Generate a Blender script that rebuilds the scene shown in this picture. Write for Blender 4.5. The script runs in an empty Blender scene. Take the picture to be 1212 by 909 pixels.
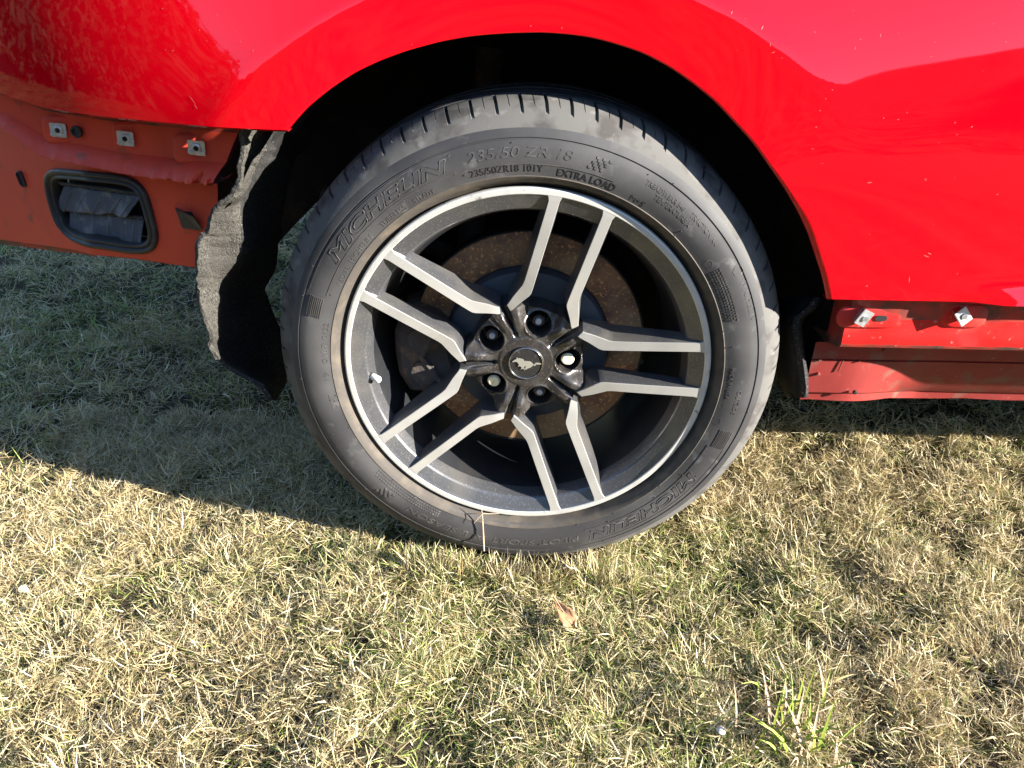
import bpy, bmesh, math, random
import numpy as np
from mathutils import Vector, Matrix, noise as mnoise
random.seed(7); rng = np.random.default_rng(11)
SC = bpy.context.scene
COL = SC.collection
DEBUG = 0
HZ = 0.337                                   # wheel hub above the ground

# ------------------------------------------------------------------ camera
CP = np.array([0.02473, -0.88127, 0.45355]); YAW, PITCH, FPX = -0.048596, 0.492543, 870.0
_cy, _sy, _cp, _sp = math.cos(YAW), math.sin(YAW), math.cos(PITCH), math.sin(PITCH)
FWD = np.array([_sy*_cp, _cy*_cp, -_sp]); RGT = np.array([_cy, -_sy, 0.]); UPV = np.cross(RGT, FWD)
cam_d = bpy.data.cameras.new("camera"); cam = bpy.data.objects.new("camera", cam_d); COL.objects.link(cam)
cam_d.sensor_fit = 'HORIZONTAL'; cam_d.sensor_width = 36.0; cam_d.lens = FPX/1212*36
cam_d.clip_start = 0.02; cam_d.clip_end = 2000
cam.matrix_world = Matrix(((RGT[0], UPV[0], -FWD[0], CP[0]), (RGT[1], UPV[1], -FWD[1], CP[1]),
                           (RGT[2], UPV[2], -FWD[2], CP[2]+HZ), (0, 0, 0, 1)))
SC.camera = cam

# ------------------------------------------------------------------ light
SUN_TO = Vector((3.0, -1.1, 1.0)).normalized()
EL = math.asin(SUN_TO.z); AZ = math.atan2(SUN_TO.x, SUN_TO.y)
W = bpy.data.worlds.new("World"); SC.world = W; W.use_nodes = True
nt = W.node_tree; bg = nt.nodes["Background"]
sky = nt.nodes.new("ShaderNodeTexSky"); sky.sky_type = 'NISHITA'; sky.sun_disc = False
sky.sun_elevation = EL; sky.sun_rotation = AZ; sky.air_density = 1.0; sky.dust_density = 0.3; sky.ozone_density = 3.5
nt.links.new(sky.outputs[0], bg.inputs[0]); bg.inputs[1].default_value = 0.09
sun_d = bpy.data.lights.new("sun", 'SUN'); sun_d.energy = 5.0; sun_d.angle = math.radians(0.5); sun_d.color = (1.0, .95, .87)
sun = bpy.data.objects.new("sun", sun_d); COL.objects.link(sun); sun.location = (6, -3, 5)
sun.rotation_euler = (-SUN_TO).to_track_quat('-Z', 'Y').to_euler()
SC.view_settings.view_transform = 'Standard'; SC.view_settings.look = 'None'
SC.view_settings.exposure = 2.3; SC.view_settings.gamma = 1.0
SC.cycles.max_bounces = 6; SC.cycles.use_denoising = True

# ------------------------------------------------------------------ helpers
def at(px, py, y):
    """hub-relative point on the depth plane y seen at photo pixel px, py"""
    d = (px-606)/FPX*RGT + (454.5-py)/FPX*UPV + FWD
    return Vector(CP + (y-CP[1])/d[1]*d)

def at_f(px, py, f, y0=0.0):
    P = at(px, py, y0)
    for _ in range(6): P = at(px, py, f(P.x, P.z))
    return P

class MB:
    def __init__(s): s.v = []; s.f = []; s.m = []
    def vert(s, p): s.v.append(tuple(p)); return len(s.v)-1
    def face(s, idx, m=0): s.f.append(tuple(idx)); s.m.append(m)
    def grid(s, rows, m=0, close_u=False, close_v=False, flip=False):
        R = len(rows); C_ = len(rows[0]); b = len(s.v)
        for r in rows:
            for p in r: s.v.append(tuple(p))
        for i in range(R if close_v else R-1):
            for j in range(C_ if close_u else C_-1):
                a = b+i*C_+j; c = b+i*C_+(j+1) % C_; d = b+((i+1) % R)*C_+(j+1) % C_; e = b+((i+1) % R)*C_+j
                s.face((a, e, d, c) if flip else (a, c, d, e), m(i, j) if callable(m) else m)
        return b
    def box(s, c, sx, sy, sz, rot=None, m=0):
        b = len(s.v)
        for dx, dy, dz in ((-1,-1,-1),(1,-1,-1),(1,1,-1),(-1,1,-1),(-1,-1,1),(1,-1,1),(1,1,1),(-1,1,1)):
            p = Vector((dx*sx/2, dy*sy/2, dz*sz/2))
            if rot is not None: p = rot @ p
            s.v.append(tuple(Vector(c)+p))
        for q in ((0,3,2,1),(4,5,6,7),(0,1,5,4),(1,2,6,5),(2,3,7,6),(3,0,4,7)): s.face([b+k for k in q], m)
    def prism(s, poly, y0, y1, m=0):
        """poly of (x,z) extruded along y"""
        n = len(poly); b = len(s.v)
        for x, z in poly: s.v.append((x, y0, z))
        for x, z in poly: s.v.append((x, y1, z))
        s.face(range(b, b+n), m); s.face(range(b+2*n-1, b+n-1, -1), m)
        for i in range(n): s.face((b+i, b+n+i, b+n+(i+1) % n, b+(i+1) % n), m)
    def tube(s, pts, r, n=8, m=0, caps=True):
        rows = []; pts = [Vector(p) for p in pts]
        for i, p in enumerate(pts):
            t = (pts[min(i+1, len(pts)-1)]-pts[max(i-1, 0)]).normalized()
            a = t.orthogonal().normalized()
            if rows and True:
                a = (pa - t*pa.dot(t)).normalized()
            pa = a; bb = t.cross(a); rr = r[i] if isinstance(r, (list, tuple)) else r
            rows.append([p + (a*math.cos(2*math.pi*k/n)+bb*math.sin(2*math.pi*k/n))*rr for k in range(n)])
        b = s.grid(rows, m, close_u=True)
        if caps:
            s.face([b+k for k in range(n-1, -1, -1)], m); s.face([b+(len(rows)-1)*n+k for k in range(n)], m)
    def build(s, name, mats, parent=None, loc=None, smooth=None, fix=True):
        me = bpy.data.meshes.new(name); me.from_pydata(s.v, [], s.f)
        for mt in (mats if isinstance(mats, (list, tuple)) else [mats]): me.materials.append(mt)
        me.polygons.foreach_set('material_index', s.m)
        if fix:
            bm = bmesh.new(); bm.from_mesh(me); bmesh.ops.recalc_face_normals(bm, faces=bm.faces); bm.to_mesh(me); bm.free()
        me.update()
        if smooth is not None:
            me.polygons.foreach_set('use_smooth', [True]*len(me.polygons))
            if smooth < 179: me.set_sharp_from_angle(angle=math.radians(smooth))
        return link(name, me, parent, loc)

def link(name, me, parent=None, loc=None):
    o = bpy.data.objects.new(name, me); COL.objects.link(o)
    if parent: o.parent = parent
    if loc is not None: o.location = loc
    return o

def tag(o, label=None, cat=None, group=None, kind=None):
    for k, v in (('label', label), ('category', cat), ('group', group), ('kind', kind)):
        if v: o[k] = v
    return o

def wl(r, a, w):                      # wheel-plane polar (deg, w outward) -> hub coordinates
    a = math.radians(a); return Vector((r*math.cos(a), -w, r*math.sin(a)))

def lathe(mb, prof, n=96, a0=0., a1=360., m=0, flip=False):
    full = abs(a1-a0-360) < 1e-6; k = n if full else n+1
    rows = [[wl(r, a0+(a1-a0)*j/n, w) for j in range(k)] for r, w in prof]
    return mb.grid(rows, m, close_u=full, flip=flip)

# ------------------------------------------------------------------ materials
def mat(name, base, rough=.6, metal=0., spec=.5, coat=0., coat_rough=.03, coat_ior=1.5, mix=None, bump=None, rough_var=None, extra=None):
    """mix: list of (colour, noise scale, lo, hi[, kind]) layers painted over base; bump: list of (scale, strength, dist)"""
    m = bpy.data.materials.new(name); m.use_nodes = True; t = m.node_tree; N = t.nodes; L = t.links
    p = N["Principled BSDF"]
    p.inputs['Roughness'].default_value = rough; p.inputs['Metallic'].default_value = metal
    p.inputs['Specular IOR Level'].default_value = spec
    p.inputs['Coat Weight'].default_value = coat; p.inputs['Coat IOR'].default_value = coat_ior; p.inputs['Coat Roughness'].default_value = coat_rough
    tc = N.new('ShaderNodeTexCoord'); co = tc.outputs['Object']
    rgb = N.new('ShaderNodeRGB'); rgb.outputs[0].default_value = (*base, 1); c = rgb.outputs[0]
    def tex(scale, kind='noise', detail=4):
        if kind == 'voronoi':
            n = N.new('ShaderNodeTexVoronoi'); n.inputs['Scale'].default_value = scale; L.new(co, n.inputs['Vector']); return n.outputs['Distance']
        n = N.new('ShaderNodeTexNoise'); n.inputs['Scale'].default_value = scale; n.inputs['Detail'].default_value = detail
        L.new(co, n.inputs['Vector']); return n.outputs['Fac']
    for ly in (mix or []):
        col, sc, lo, hi = ly[:4]; kind = ly[4] if len(ly) > 4 else 'noise'
        mr = N.new('ShaderNodeMapRange'); mr.inputs['From Min'].default_value = lo; mr.inputs['From Max'].default_value = hi
        L.new(tex(sc, kind), mr.inputs['Value'])
        mx = N.new('ShaderNodeMix'); mx.data_type = 'RGBA'; L.new(mr.outputs[0], mx.inputs['Factor'])
        L.new(c, mx.inputs['A']); mx.inputs['B'].default_value = (*col, 1); c = mx.outputs['Result']
    L.new(c, p.inputs['Base Color'])
    nrm = None
    for sc, st, ds in (bump or []):
        b = N.new('ShaderNodeBump'); b.inputs['Strength'].default_value = st; b.inputs['Distance'].default_value = ds
        L.new(tex(sc, detail=6), b.inputs['Height'])
        if nrm: L.new(nrm, b.inputs['Normal'])
        nrm = b.outputs['Normal']
    if nrm: L.new(nrm, p.inputs['Normal'])
    if rough_var:
        sc, lo, hi = rough_var
        mr = N.new('ShaderNodeMapRange'); mr.inputs['From Min'].default_value = .35; mr.inputs['From Max'].default_value = .65
        mr.inputs['To Min'].default_value = lo; mr.inputs['To Max'].default_value = hi
        L.new(tex(sc), mr.inputs['Value']); L.new(mr.outputs[0], p.inputs['Roughness'])
    return m

M_PAINT = mat('red_paint', (.52, .0002, .006), .35, coat=1., coat_rough=.035, spec=.0, coat_ior=1.57,
              mix=[((.75, .22, .2), 55, .030, .012, 'voronoi'), ((.50, .001, .006), 3, .45, .7)])
M_INNER = mat('bare_red_panel', (.60, .060, .028), .5, spec=.3,
              mix=[((.45, .045, .025), 9, .52, .75), ((.16, .06, .04), 26, .60, .74), ((.5, .13, .10), 130, .68, .78)], bump=[(60, .08, .002)])
M_SILL = mat('sill_red', (.50, .010, .010), .42, spec=.4, mix=[((.30, .06, .045), 11, .50, .75), ((.42, .17, .14), 140, .64, .76), ((.16, .07, .05), 30, .66, .8)], bump=[(60, .1, .002)])
M_FLANGE = mat('dusty_red_flange', (.21, .024, .020), .5, spec=.35, mix=[((.17, .02, .018), 13, .5, .7), ((.32, .15, .13), 150, .66, .78), ((.16, .085, .06), 26, .58, .76)], bump=[(60, .1, .002)])
M_GRIME = mat('grimy_red_panel', (.34, .03, .02), .5, spec=.4,
              mix=[((.07, .04, .03), 22, .42, .60), ((.42, .25, .20), 160, .66, .76)], bump=[(50, .15, .002)])
M_RUB = mat('tyre_rubber', (.030, .029, .030), .62, spec=.35,
            mix=[((.064, .062, .061), 9, .42, .68), ((.10, .098, .095), 45, .62, .8)], bump=[(350, .12, .0006)])
M_DUST = mat('dusty_tread_rubber', (.098, .094, .087), .8, spec=.2,
             mix=[((.055, .05, .047), 28, .5, .66), ((.15, .142, .13), 60, .6, .75)], bump=[(120, .2, .001)])
M_BEAD = mat('dusty_bead_rubber', (.060, .052, .044), .75, spec=.25, mix=[((.10, .082, .062), 40, .45, .7)], bump=[(200, .2, .0006)])
M_TREAD = mat('tread_rubber', (.035, .034, .037), .75, spec=.3, mix=[((.07, .068, .068), 30, .45, .7)], bump=[(180, .3, .001)])
M_LETT = mat('raised_rubber', (.050, .046, .044), .5, spec=.45, mix=[((.09, .085, .08), 60, .5, .7)])
M_MACH = mat('machined_alloy', (.48, .467, .437), .42, metal=.55, spec=.5,
             mix=[((.41, .395, .365), 18, .45, .75), ((.24, .225, .21), 90, .66, .78)], bump=[(260, .05, .0005)])
M_RIM = mat('kerbed_alloy_lip', (.52, .51, .48), .45, metal=.4, mix=[((.44, .425, .40), 26, .5, .75), ((.24, .23, .21), 75, .64, .70)], bump=[(120, .2, .001)])
M_DARK = mat('grey_wheel_paint', (.085, .085, .09), .38, metal=.55, coat=.5, coat_rough=.15,
             mix=[((.17, .17, .17), 420, .54, .74), ((.15, .14, .125), 16, .5, .75)], bump=[(300, .25, .0007)])
M_HUB = mat('grimy_hub_paint', (.034, .031, .030), .38, metal=.4, coat=.5, coat_rough=.15,
            mix=[((.12, .095, .08), 300, .56, .70), ((.07,.065,.06), 40, .5, .7)], bump=[(260, .3, .0008)])
M_CAP = mat('black_cap', (.016, .015, .015), .4, mix=[((.06, .05, .045), 260, .6, .74)])
M_BARREL = mat('barrel_paint', (.016, .017, .020), .45, metal=.4, mix=[((.03, .028, .026), 30, .5, .75)])
M_RUST = mat('rusty_disc', (.24, .12, .055), .65, metal=.1,
             mix=[((.15, .07, .04), 34, .45, .62), ((.62, .28, .085), 210, .56, .68), ((.42, .31, .18), 7, .5, .8)], bump=[(220, .35, .001)])
M_HAT = mat('coated_disc_hat', (.045, .055, .070), .5, metal=.2, mix=[((.04, .045, .055), 20, .5, .7)])
M_CAL = mat('caliper_iron', (.045, .035, .030), .8, mix=[((.10, .06, .04), 60, .52, .7)], bump=[(120, .6, .003)])
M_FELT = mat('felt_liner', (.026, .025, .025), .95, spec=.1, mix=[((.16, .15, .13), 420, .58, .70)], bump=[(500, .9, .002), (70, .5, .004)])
M_FELTEDGE = mat('torn_felt', (.065, .061, .052), .95, spec=.1, mix=[((.022, .021, .020), 480, .50, .60), ((.17, .16, .135), 520, .60, .70), ((.035, .032, .028), 14, .5, .7)], bump=[(500, 1., .002), (60, .6, .004)])
M_LINER = mat('black_liner', (.012, .011, .011), .9, spec=.2, mix=[((.03, .026, .022), 25, .5, .75)], bump=[(60, .5, .003)])
M_PLAST = mat('black_plastic', (.022, .021, .021), .55, mix=[((.055, .048, .038), 18, .5, .72)], bump=[(150, .15, .001)])
M_FLAP = mat('vent_rubber', (.060, .066, .082), .7, mix=[((.19, .19, .20), 30, .50, .70), ((.16, .14, .11), 60, .60, .72), ((.03, .03, .035), 14, .55, .75)], bump=[(60, .2, .002)])
M_ZINC = mat('zinc_clip', (.55, .56, .57), .38, metal=.75, mix=[((.35, .35, .34), 80, .5, .7)])
M_NUT_SUNLIT = mat('sunlit_nut_steel', (.86, .78, .56), .35, metal=.3, mix=[((.62, .52, .32), 200, .5, .7)])  # warm sunlight on the nut fronts, put into the base colour
M_STUD = mat('pale_stud', (.42, .43, .46), .5, metal=.3)
M_NUTD = mat('nut_body', (.07, .07, .08), .3, metal=.8)
M_CHROME = mat('chrome', (.82, .82, .82), .12, metal=1.)
M_EMB = mat('silver_emblem', (.30, .285, .24), .3, metal=.35)
M_BLACK = mat('dark_void', (.008, .008, .008), .9)
M_VALVE = mat('valve_cap', (.62, .61, .58), .45)
M_LEAF = mat('dry_leaf', (.36, .19, .085), .7, mix=[((.24, .11, .05), 60, .5, .7), ((.45, .27, .13), 140, .55, .7)])
M_TWIG = mat('straw_stem', (.52, .38, .26), .7, mix=[((.36, .24, .15), 90, .5, .7)])
M_BLEACH = mat('bleached_leaf', (.52, .47, .36), .7, mix=[((.40, .34, .22), 90, .5, .7)])
M_STONE = mat('pale_stone', (.50, .47, .42), .7, mix=[((.42, .40, .37), 120, .5, .7)], bump=[(200, .3, .001)])
M_SOIL = mat('thatch_soil', (.045, .036, .024), .95, spec=.1,
             mix=[((.13, .10, .055), 28, .48, .72), ((.07, .08, .03), 9, .55, .75)], bump=[(120, .8, .01)])
M_BARK = mat('bark', (.03, .024, .018), .9, bump=[(20, .6, .02)])
M_TREELEAF = mat('tree_leaf', (.020, .024, .011), .8, mix=[((.03, .028, .012), 1.2, .45, .7)])

# ------------------------------------------------------------------ the car: one thing, everything below is its parts
car = bpy.data.objects.new('car', None); COL.objects.link(car); car.location = (0, 0, 0)
tag(car, "glossy red car parked on grass with its rear bumper and side skirt removed", "car")
HUB = (0, 0, HZ)

# ---- quarter panel -------------------------------------------------
def smst(a, b, x):
    t = min(1., max(0., (x-a)/(b-a))); return t*t*(3-2*t)

def panel_y(x, z):
    r = math.hypot(x, z); th = math.degrees(math.atan2(z, x))
    wth = smst(34, 62, th)
    zz = z
    if r < .48 and z > 0: zz = z*(1+wth*(.48/max(r, .3)-1))
    y = -.012 + .48*max(0., zz-.24)**2
    if x < -.22: y += .55*(x+.22)**2
    fall = 1. if r < .48 else math.exp(-(r-.48)/.05)
    y += -.013*(1+wth*(fall-1))
    if x > .50 and z < .185: y += -.44*max(0., .146-z)*smst(.525, .565, x+.9*(z-.130))      # kick-out low on the door
    return y

arch_px = [(340,154),(352,139),(365,125),(391,104),(420,85),(450,71),(480,60),(520,49),(560,42),(600,39),(640,38),(670,40),(700,44),(730,52),(760,62),(791,78),(820,98),(847,120),(870,145),(892,169),(910,195),(929,222),(945,250),(957,275),(965,300),(974,327),(979.5,354)]
arch = [at_f(px, py, panel_y) for px, py in arch_px]
def resample(pts, n):
    L = [0.]
    for a, b in zip(pts, pts[1:]): L.append(L[-1]+(Vector(b)-Vector(a)).length)
    out = []; k = 0
    for i in range(n):
        s = L[-1]*i/(n-1)
        while k < len(L)-2 and L[k+1] < s: k += 1
        t = (s-L[k])/max(1e-9, L[k+1]-L[k]); out.append(Vector(pts[k]).lerp(Vector(pts[k+1]), t))
    return out
NA = 140
archR = resample(arch, NA)
for _ in range(3): archR = [archR[0]]+[(archR[i-1]+archR[i]*2+archR[i+1])/4 for i in range(1, NA-1)]+[archR[-1]]
botL = [at_f(px, py, panel_y) for px, py in [(340,154),(280,151.5),(198,145),(100,135),(50,127),(6,112),(-40,95)]]
botL.append(botL[-1]+Vector((-.25, 0, .13)))
outer = [botL[-1], Vector((-1.05, 0, .52)), Vector((-1.0, 0, .62)), Vector((-.4, 0, .63)), Vector((.3, 0, .63)), Vector((1.0, 0, .63)), Vector((1.75, 0, .63)), Vector((1.75, 0, .118))]
bl = resample(botL, 60)
def bot_curve(s):
    k = min(len(bl)-2, int(s*(len(bl)-1))); return bl[k].lerp(bl[k+1], s*(len(bl)-1)-k)
# outer boundary sampled so that rays leave the arch roughly radially
def outer_pt(d, o):
    best = None
    for a, b in zip(outer, outer[1:]):
        ex, ez = b.x-a.x, b.z-a.z; den = d[0]*ez-d[1]*ex
        if abs(den) < 1e-9: continue
        t = ((a.x-o[0])*ez-(a.z-o[1])*ex)/den; u = ((a.x-o[0])*d[1]-(a.z-o[1])*d[0])/den
        if t > 0 and -1e-6 <= u <= 1+1e-6 and (best is None or t < best): best = t
    return best
rows = []
SS = [0, .006, .015, .03, .05, .075, .10, .125, .15, .175, .2, .225, .25, .28, .31, .345, .38, .42, .46, .5, .55, .6, .66, .72, .78, .84, .9, 1.]
zr0 = archR[-1].z; 
for i, A in enumerate(archR):
    t = i/(NA-1)
    if i == 0: B = botL[-1]
    elif i == NA-1: B = outer[-1]
    else:
        # blend direction: along the bottom edges at the ends, radial between
        d0 = (botL[-1]-botL[0]); a0 = math.atan2(d0.z, d0.x); a1 = 0.0
        rad = math.atan2(A.z, A.x)
        if t < .25: w = smst(0, .25, t); ang = (a0 if a0 > 0 else a0+2*math.pi)*(1-w)+rad*w
        elif t > .72: w = smst(.72, 1, t); ang = rad*(1-w)+0*w
        else: ang = rad
        k = outer_pt((math.cos(ang), math.sin(ang)), (A.x, A.z))
        B = Vector((A.x+math.cos(ang)*k, 0, A.z+math.sin(ang)*k)) if k else outer[-1]
    rows.append((A, B, t))
mb = MB(); grid = []
for A, B, t in rows:
    row = []
    lw = max(0., 1-t/.22)
    # rolled lip behind the edge
    rad = Vector((A.x, 0, A.z)).normalized()
    ya = panel_y(A.x, A.z)
    row.append(Vector((A.x, ya+.020, A.z))+rad*.012); row.append(Vector((A.x, ya+.010, A.z))+rad*.002); row.append(Vector((A.x, ya+.003, A.z))-rad*.0006)
    for s in SS:
        x = A.x+(B.x-A.x)*s; z = A.z+(B.z-A.z)*s
        if lw > 0:
            c = bot_curve(s); l0 = botL[0].lerp(botL[-1], s); dz = c.z-l0.z; dx = c.x-l0.x
            z += dz*lw**1.5; x += dx*lw**1.5
        row.append(Vector((x, panel_y(x, z), z)))
    grid.append(row)
mb.grid(grid)
# turned-under bottom edges
for row, sgn in ((grid[0], 1), (grid[-1], 1)):
    e = row[3:]; mb.grid([e, [p+Vector((0, .004, -.0025)) for p in e], [p+Vector((0, .018, -.001)) for p in e]])
qp = mb.build('quarter_panel', M_PAINT, car, HUB, smooth=180)

# stone chips and nicks through the lacquer
mb = MB(); rc = random.Random(9)
chips = [(866,15,5,70),(902,33,6,62),(912,52,8,80),(915,62,5,20),(1042,42,5,85),(1012,57,4,80),(1095,212,3,30),(945,172,4,70),(1029,216,6,5),(1076,331,8,85),(1096,303,7,-20),(1100,300,5,-25),(960,300,3,60),(1150,150,3,40),(760,95,3,70),(228,118,14,-55),(232,126,7,-60),(72,80,3,50),(205,60,3,20),(300,60,3,70),(1180,230,3,10),(700,30,3,60)]
for k in range(20): chips.append((rc.uniform(960, 1205), rc.uniform(10, 340), rc.uniform(1., 2.2), rc.uniform(0, 180)))
for k in range(12): chips.append((rc.uniform(8, 330), rc.uniform(8, 120), rc.uniform(1., 2.2), rc.uniform(0, 180)))
for px, py, L_, ang in chips:
    a = math.radians(ang); dx, dy = math.cos(a)*L_/2, -math.sin(a)*L_/2; w_ = rc.uniform(.3, .55); ox, oy = -math.sin(a)*w_, -math.cos(a)*w_
    q = [at_f(px+sx*dx+so*ox, py+sx*dy+so*oy, panel_y)+Vector((0, -.0007, 0)) for sx, so in ((-1, .2), (-.2, 1), (1, .3), (.8, -.4), (-.1, -.9))]
    if min(math.hypot(p.x, p.z) for p in q) < .43: continue
    b = len(mb.v); mb.v += [tuple(p) for p in q]; mb.face(range(b, b+5))
tag(mb.build('paint_chip', mat('chipped_paint', (.40, .11, .09), .7), qp), kind='stuff')

# ---- body shell behind the skin (keeps the real car's shade) -------
mb = MB()
arc = [(.43*math.cos(math.radians(a)), .43*math.sin(math.radians(a))) for a in range(0, 141, 10)]
side = [(2.9, -.10), (.44, -.10), (.44, .0)] + arc + [(-.36, .30), (-.40, .5), (-.38, .60), (.3, .615), (2.0, .60), (2.9, .52)]
mb.prism(side, .16, .345, 1)
side2 = [(2.9, -.10), (-.27, -.10), (-.30, .16), (-.74, .16), (-.76, .5), (-.70, .60), (.3, .615), (2.0, .60), (2.9, .52)]
mb.prism(side2, .348, 1.80, 1)
mb.prism([(-.75, .617), (-.15, .96), (.5, 1.04), (1.2, 1.02), (2.0, .604), (.3, .619)], .30, 1.56)
mb.build('body_shell', [M_PAINT, M_LINER], car, HUB)

# ---- wheel arch liner ----------------------------------------------
mb = MB()
prof_y = [.012, .05, .12, .2, .3, .335]
angs = [150-135*k/60 for k in range(61)]
rowsL = []
for yy in prof_y:
    rr = .436 if yy > .03 else .428
    rowsL.append([Vector((rr*math.cos(math.radians(a))*(1.0 if a > 60 else .985), yy, rr*math.sin(math.radians(a)))) + Vector((0, 0, .004*math.sin(a*.9)*math.sin(yy*60))) for a in angs])
mb.grid(rowsL)
# right end drops straight to the sill, back wall closes the well
mb.grid([[Vector((.392, max(yy, .07), -.075+.003*math.sin(yy*90))) for yy in prof_y], [Vector((.405, max(yy, .06), -.02)) for yy in prof_y], [Vector((.420, max(yy, .045), .06)) for yy in prof_y], [Vector((rowsL[k][-1].x, yy, rowsL[k][-1].z)) for k, yy in enumerate(prof_y)]])
wall = [(.43, -.14), (-.20, -.14), (-.30, .06)] + [(q.x, q.z) for q in (at(378, 236, .332), at(345, 270, .332), at(318, 300, .332), at(280, 335, .332))] + [(-.62, .06), (-.62, .24), (-.42, .262)] + [(.436*math.cos(math.radians(a)), .436*math.sin(math.radians(a))) for a in range(150, -16, -6)]
mb.prism(wall[::-1], .332, .345)
liner = mb.build('wheel_arch_liner', M_LINER, car, HUB, smooth=50)

# ---- torn felt flap behind the tyre ----------------------------------
flap_rows = [  # photo row, strip left, fold, dark rear edge
 (148,286,318,352),(160,285,316,350),(175,286,312,347),(190,284,305,345),(200,283,300,343),(215,281,293,340),(230,275,286,337),(240,262,284,335),(250,252,283,333),(262,247,283,331),(275,243,284,330),(284,236,284,329),
 (295,234,284,328),(305,232,281,326),(314,231,276,324),(322,231,267,321),(332,231,261,317),(342,232,257.5,313),(355,235,257,316),(368,239,257,320),(380,243,257,326),(390,247,256,330),(398,250,256,332),
 (406,249,254,334),(415,252,256,335),(424,256,258,336)]
def densify(rows_, n):
    out = []
    for a, b in zip(rows_, rows_[1:]):
        for k in range(n): out.append(tuple(p+(q-p)*k/n for p, q in zip(a, b)))
    return out+[rows_[-1]]
flap_rows = densify(flap_rows, 3)
mb = MB(); front = []; dark = []
def jit(p, s=.0035):
    n = mnoise.noise_vector(Vector(p)*38); return Vector(p)+Vector(n)*s
for k, (py, l, b, d) in enumerate(flap_rows):
    l += 3.0*mnoise.noise(Vector((py*.16, 1, 0)))+1.4*mnoise.noise(Vector((py*.5, 4, 0))); b += 2.0*mnoise.noise(Vector((py*.14, 7, 0)))+.6*mnoise.noise(Vector((py*.6, 2, 0))); k /= 3
    yl, yb, yd = .008, .046, .285
    front.append([jit(at(l+(b-l)*u, py+ (0 if u > .05 else 2*math.sin(k*2.1)), yl+(yb-yl)*u+.006*math.sin(u*3.1)*math.sin(k*.7))) for u in (0, .12, .3, .5, .7, .88, 1)])
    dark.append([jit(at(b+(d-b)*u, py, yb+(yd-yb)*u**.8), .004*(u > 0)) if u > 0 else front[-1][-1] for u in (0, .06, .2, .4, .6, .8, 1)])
# bottom tongue
for py, l, d in ((432, 266, 337), (440, 278, 338), (449, 296, 339), (457, 308, 335), (465, 315, 330), (473, 320, 325)):
    dark.append([jit(at(l+(d-l)*u, py, .048+.237*u**.8), .003) for u in (0, .06, .2, .4, .6, .8, 1)])
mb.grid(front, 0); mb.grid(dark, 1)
fl = mb.build('torn_felt_flap', [M_FELTEDGE, M_FELT], car, HUB, smooth=60)
md = fl.modifiers.new('thick', 'SOLIDIFY'); md.thickness = .0065; md.offset = 0
txf = bpy.data.textures.new('felt', 'CLOUDS'); txf.noise_scale = .012
md = fl.modifiers.new('sub', 'SUBSURF'); md.levels = 1; md.render_levels = 2; md.subdivision_type = 'SIMPLE'
md = fl.modifiers.new('rough', 'DISPLACE'); md.texture = txf; md.strength = .0025; md.texture_coords = 'LOCAL'
# ---- felt edge ahead of the tyre
mb = MB(); front = []; dark = []
for k, (py, l, b, d) in enumerate([(352,962,972,926),(364,953,964,924),(376,938,950,922),(386,937,947,921),(400,940,948,920),(415,942,950,919),(430,944,952,920),(445,946,953.5,922),(458,948,955,926),(470,949,956,932)]):
    front.append([jit(at(l+(b-l)*u, py, .055-.008*math.sin(u*3.14)), .002) for u in (0, .3, .6, 1)])
    dark.append([jit(at(d+(l-d)*u, py, .13-(.075)*u), .002) if u < 1 else front[-1][0] for u in (0, .3, .6, 1)])
mb.grid(front, 0); mb.grid(dark, 1)
fe = mb.build('felt_edge', [M_FELT, M_LINER], car, HUB, smooth=60)
md = fe.modifiers.new('thick', 'SOLIDIFY'); md.thickness = .005; md.offset = 0

# ---- sill (its skirt is gone) ------------------------------------------
mb = MB()
def flange_y(x): return .052+.036*smst(.45, .62, x)
xs = [.396+.012*k for k in range(58)]+[1.1+.1*k for k in range(19)]
def sill_row(x):
    f = flange_y(x); wv = .0012*math.sin(x*37)+.0008*math.sin(x*91)
    ztop = .0455
    top = [(.012, .130), (.012, .1145), (-.003+wv, .112), (-.002+wv, .100), (.001+wv, .085), (.001+wv, .066), (.000, .050), (.003, .0445), (.012, .0405), (f-.012, .034), (f, .028)]
    low = [(f+.0005, .012), (f+.001, .0025), (f+.0045, .0015), (f+.0045, .0005), (f+.001, -.0005), (f+.002, -.025), (f+.004, -.052), (f+.010, -.056), (f+.012, -.058), (f+.013, -.0685-.002*abs(math.sin(x*23))), (f+.017, -.0685)]
    zo = -(f-.052)*.46; uc = (f-.052)/.036*.055; low = [(y+uc*smst(.03, -.05, z) if False else y+uc*min(1., max(0., (.03-z)/.08)), z+zo-.46*uc*min(1., max(0., (.03-z)/.08))) for y, z in low]
    return top, low
rows_t = []; rows_l = []
for x in xs:
    t_, l_ = sill_row(x)
    if x >= .400: rows_t.append([Vector((max(x, .404) if i < 8 else x, y, z)) for i, (y, z) in enumerate(t_)])
    rows_l.append([Vector((x+(.012 if (x < .39 and z > -.02) else 0), y, z)) for y, z in [t_[-2]]+[t_[-1]]+l_])
mb.grid(rows_t, lambda i, j: 1 if j in (2, 3, 6, 7, 8) else 0); mb.grid(rows_l, 2)
# left closing edge
mb.grid([[p for p in rows_t[0]], [p+Vector((.0, .05, 0)) for p in rows_t[0]]], 1)

sill = mb.build('sill', [M_SILL, M_GRIME, M_FLANGE], car, HUB, smooth=35)

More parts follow.
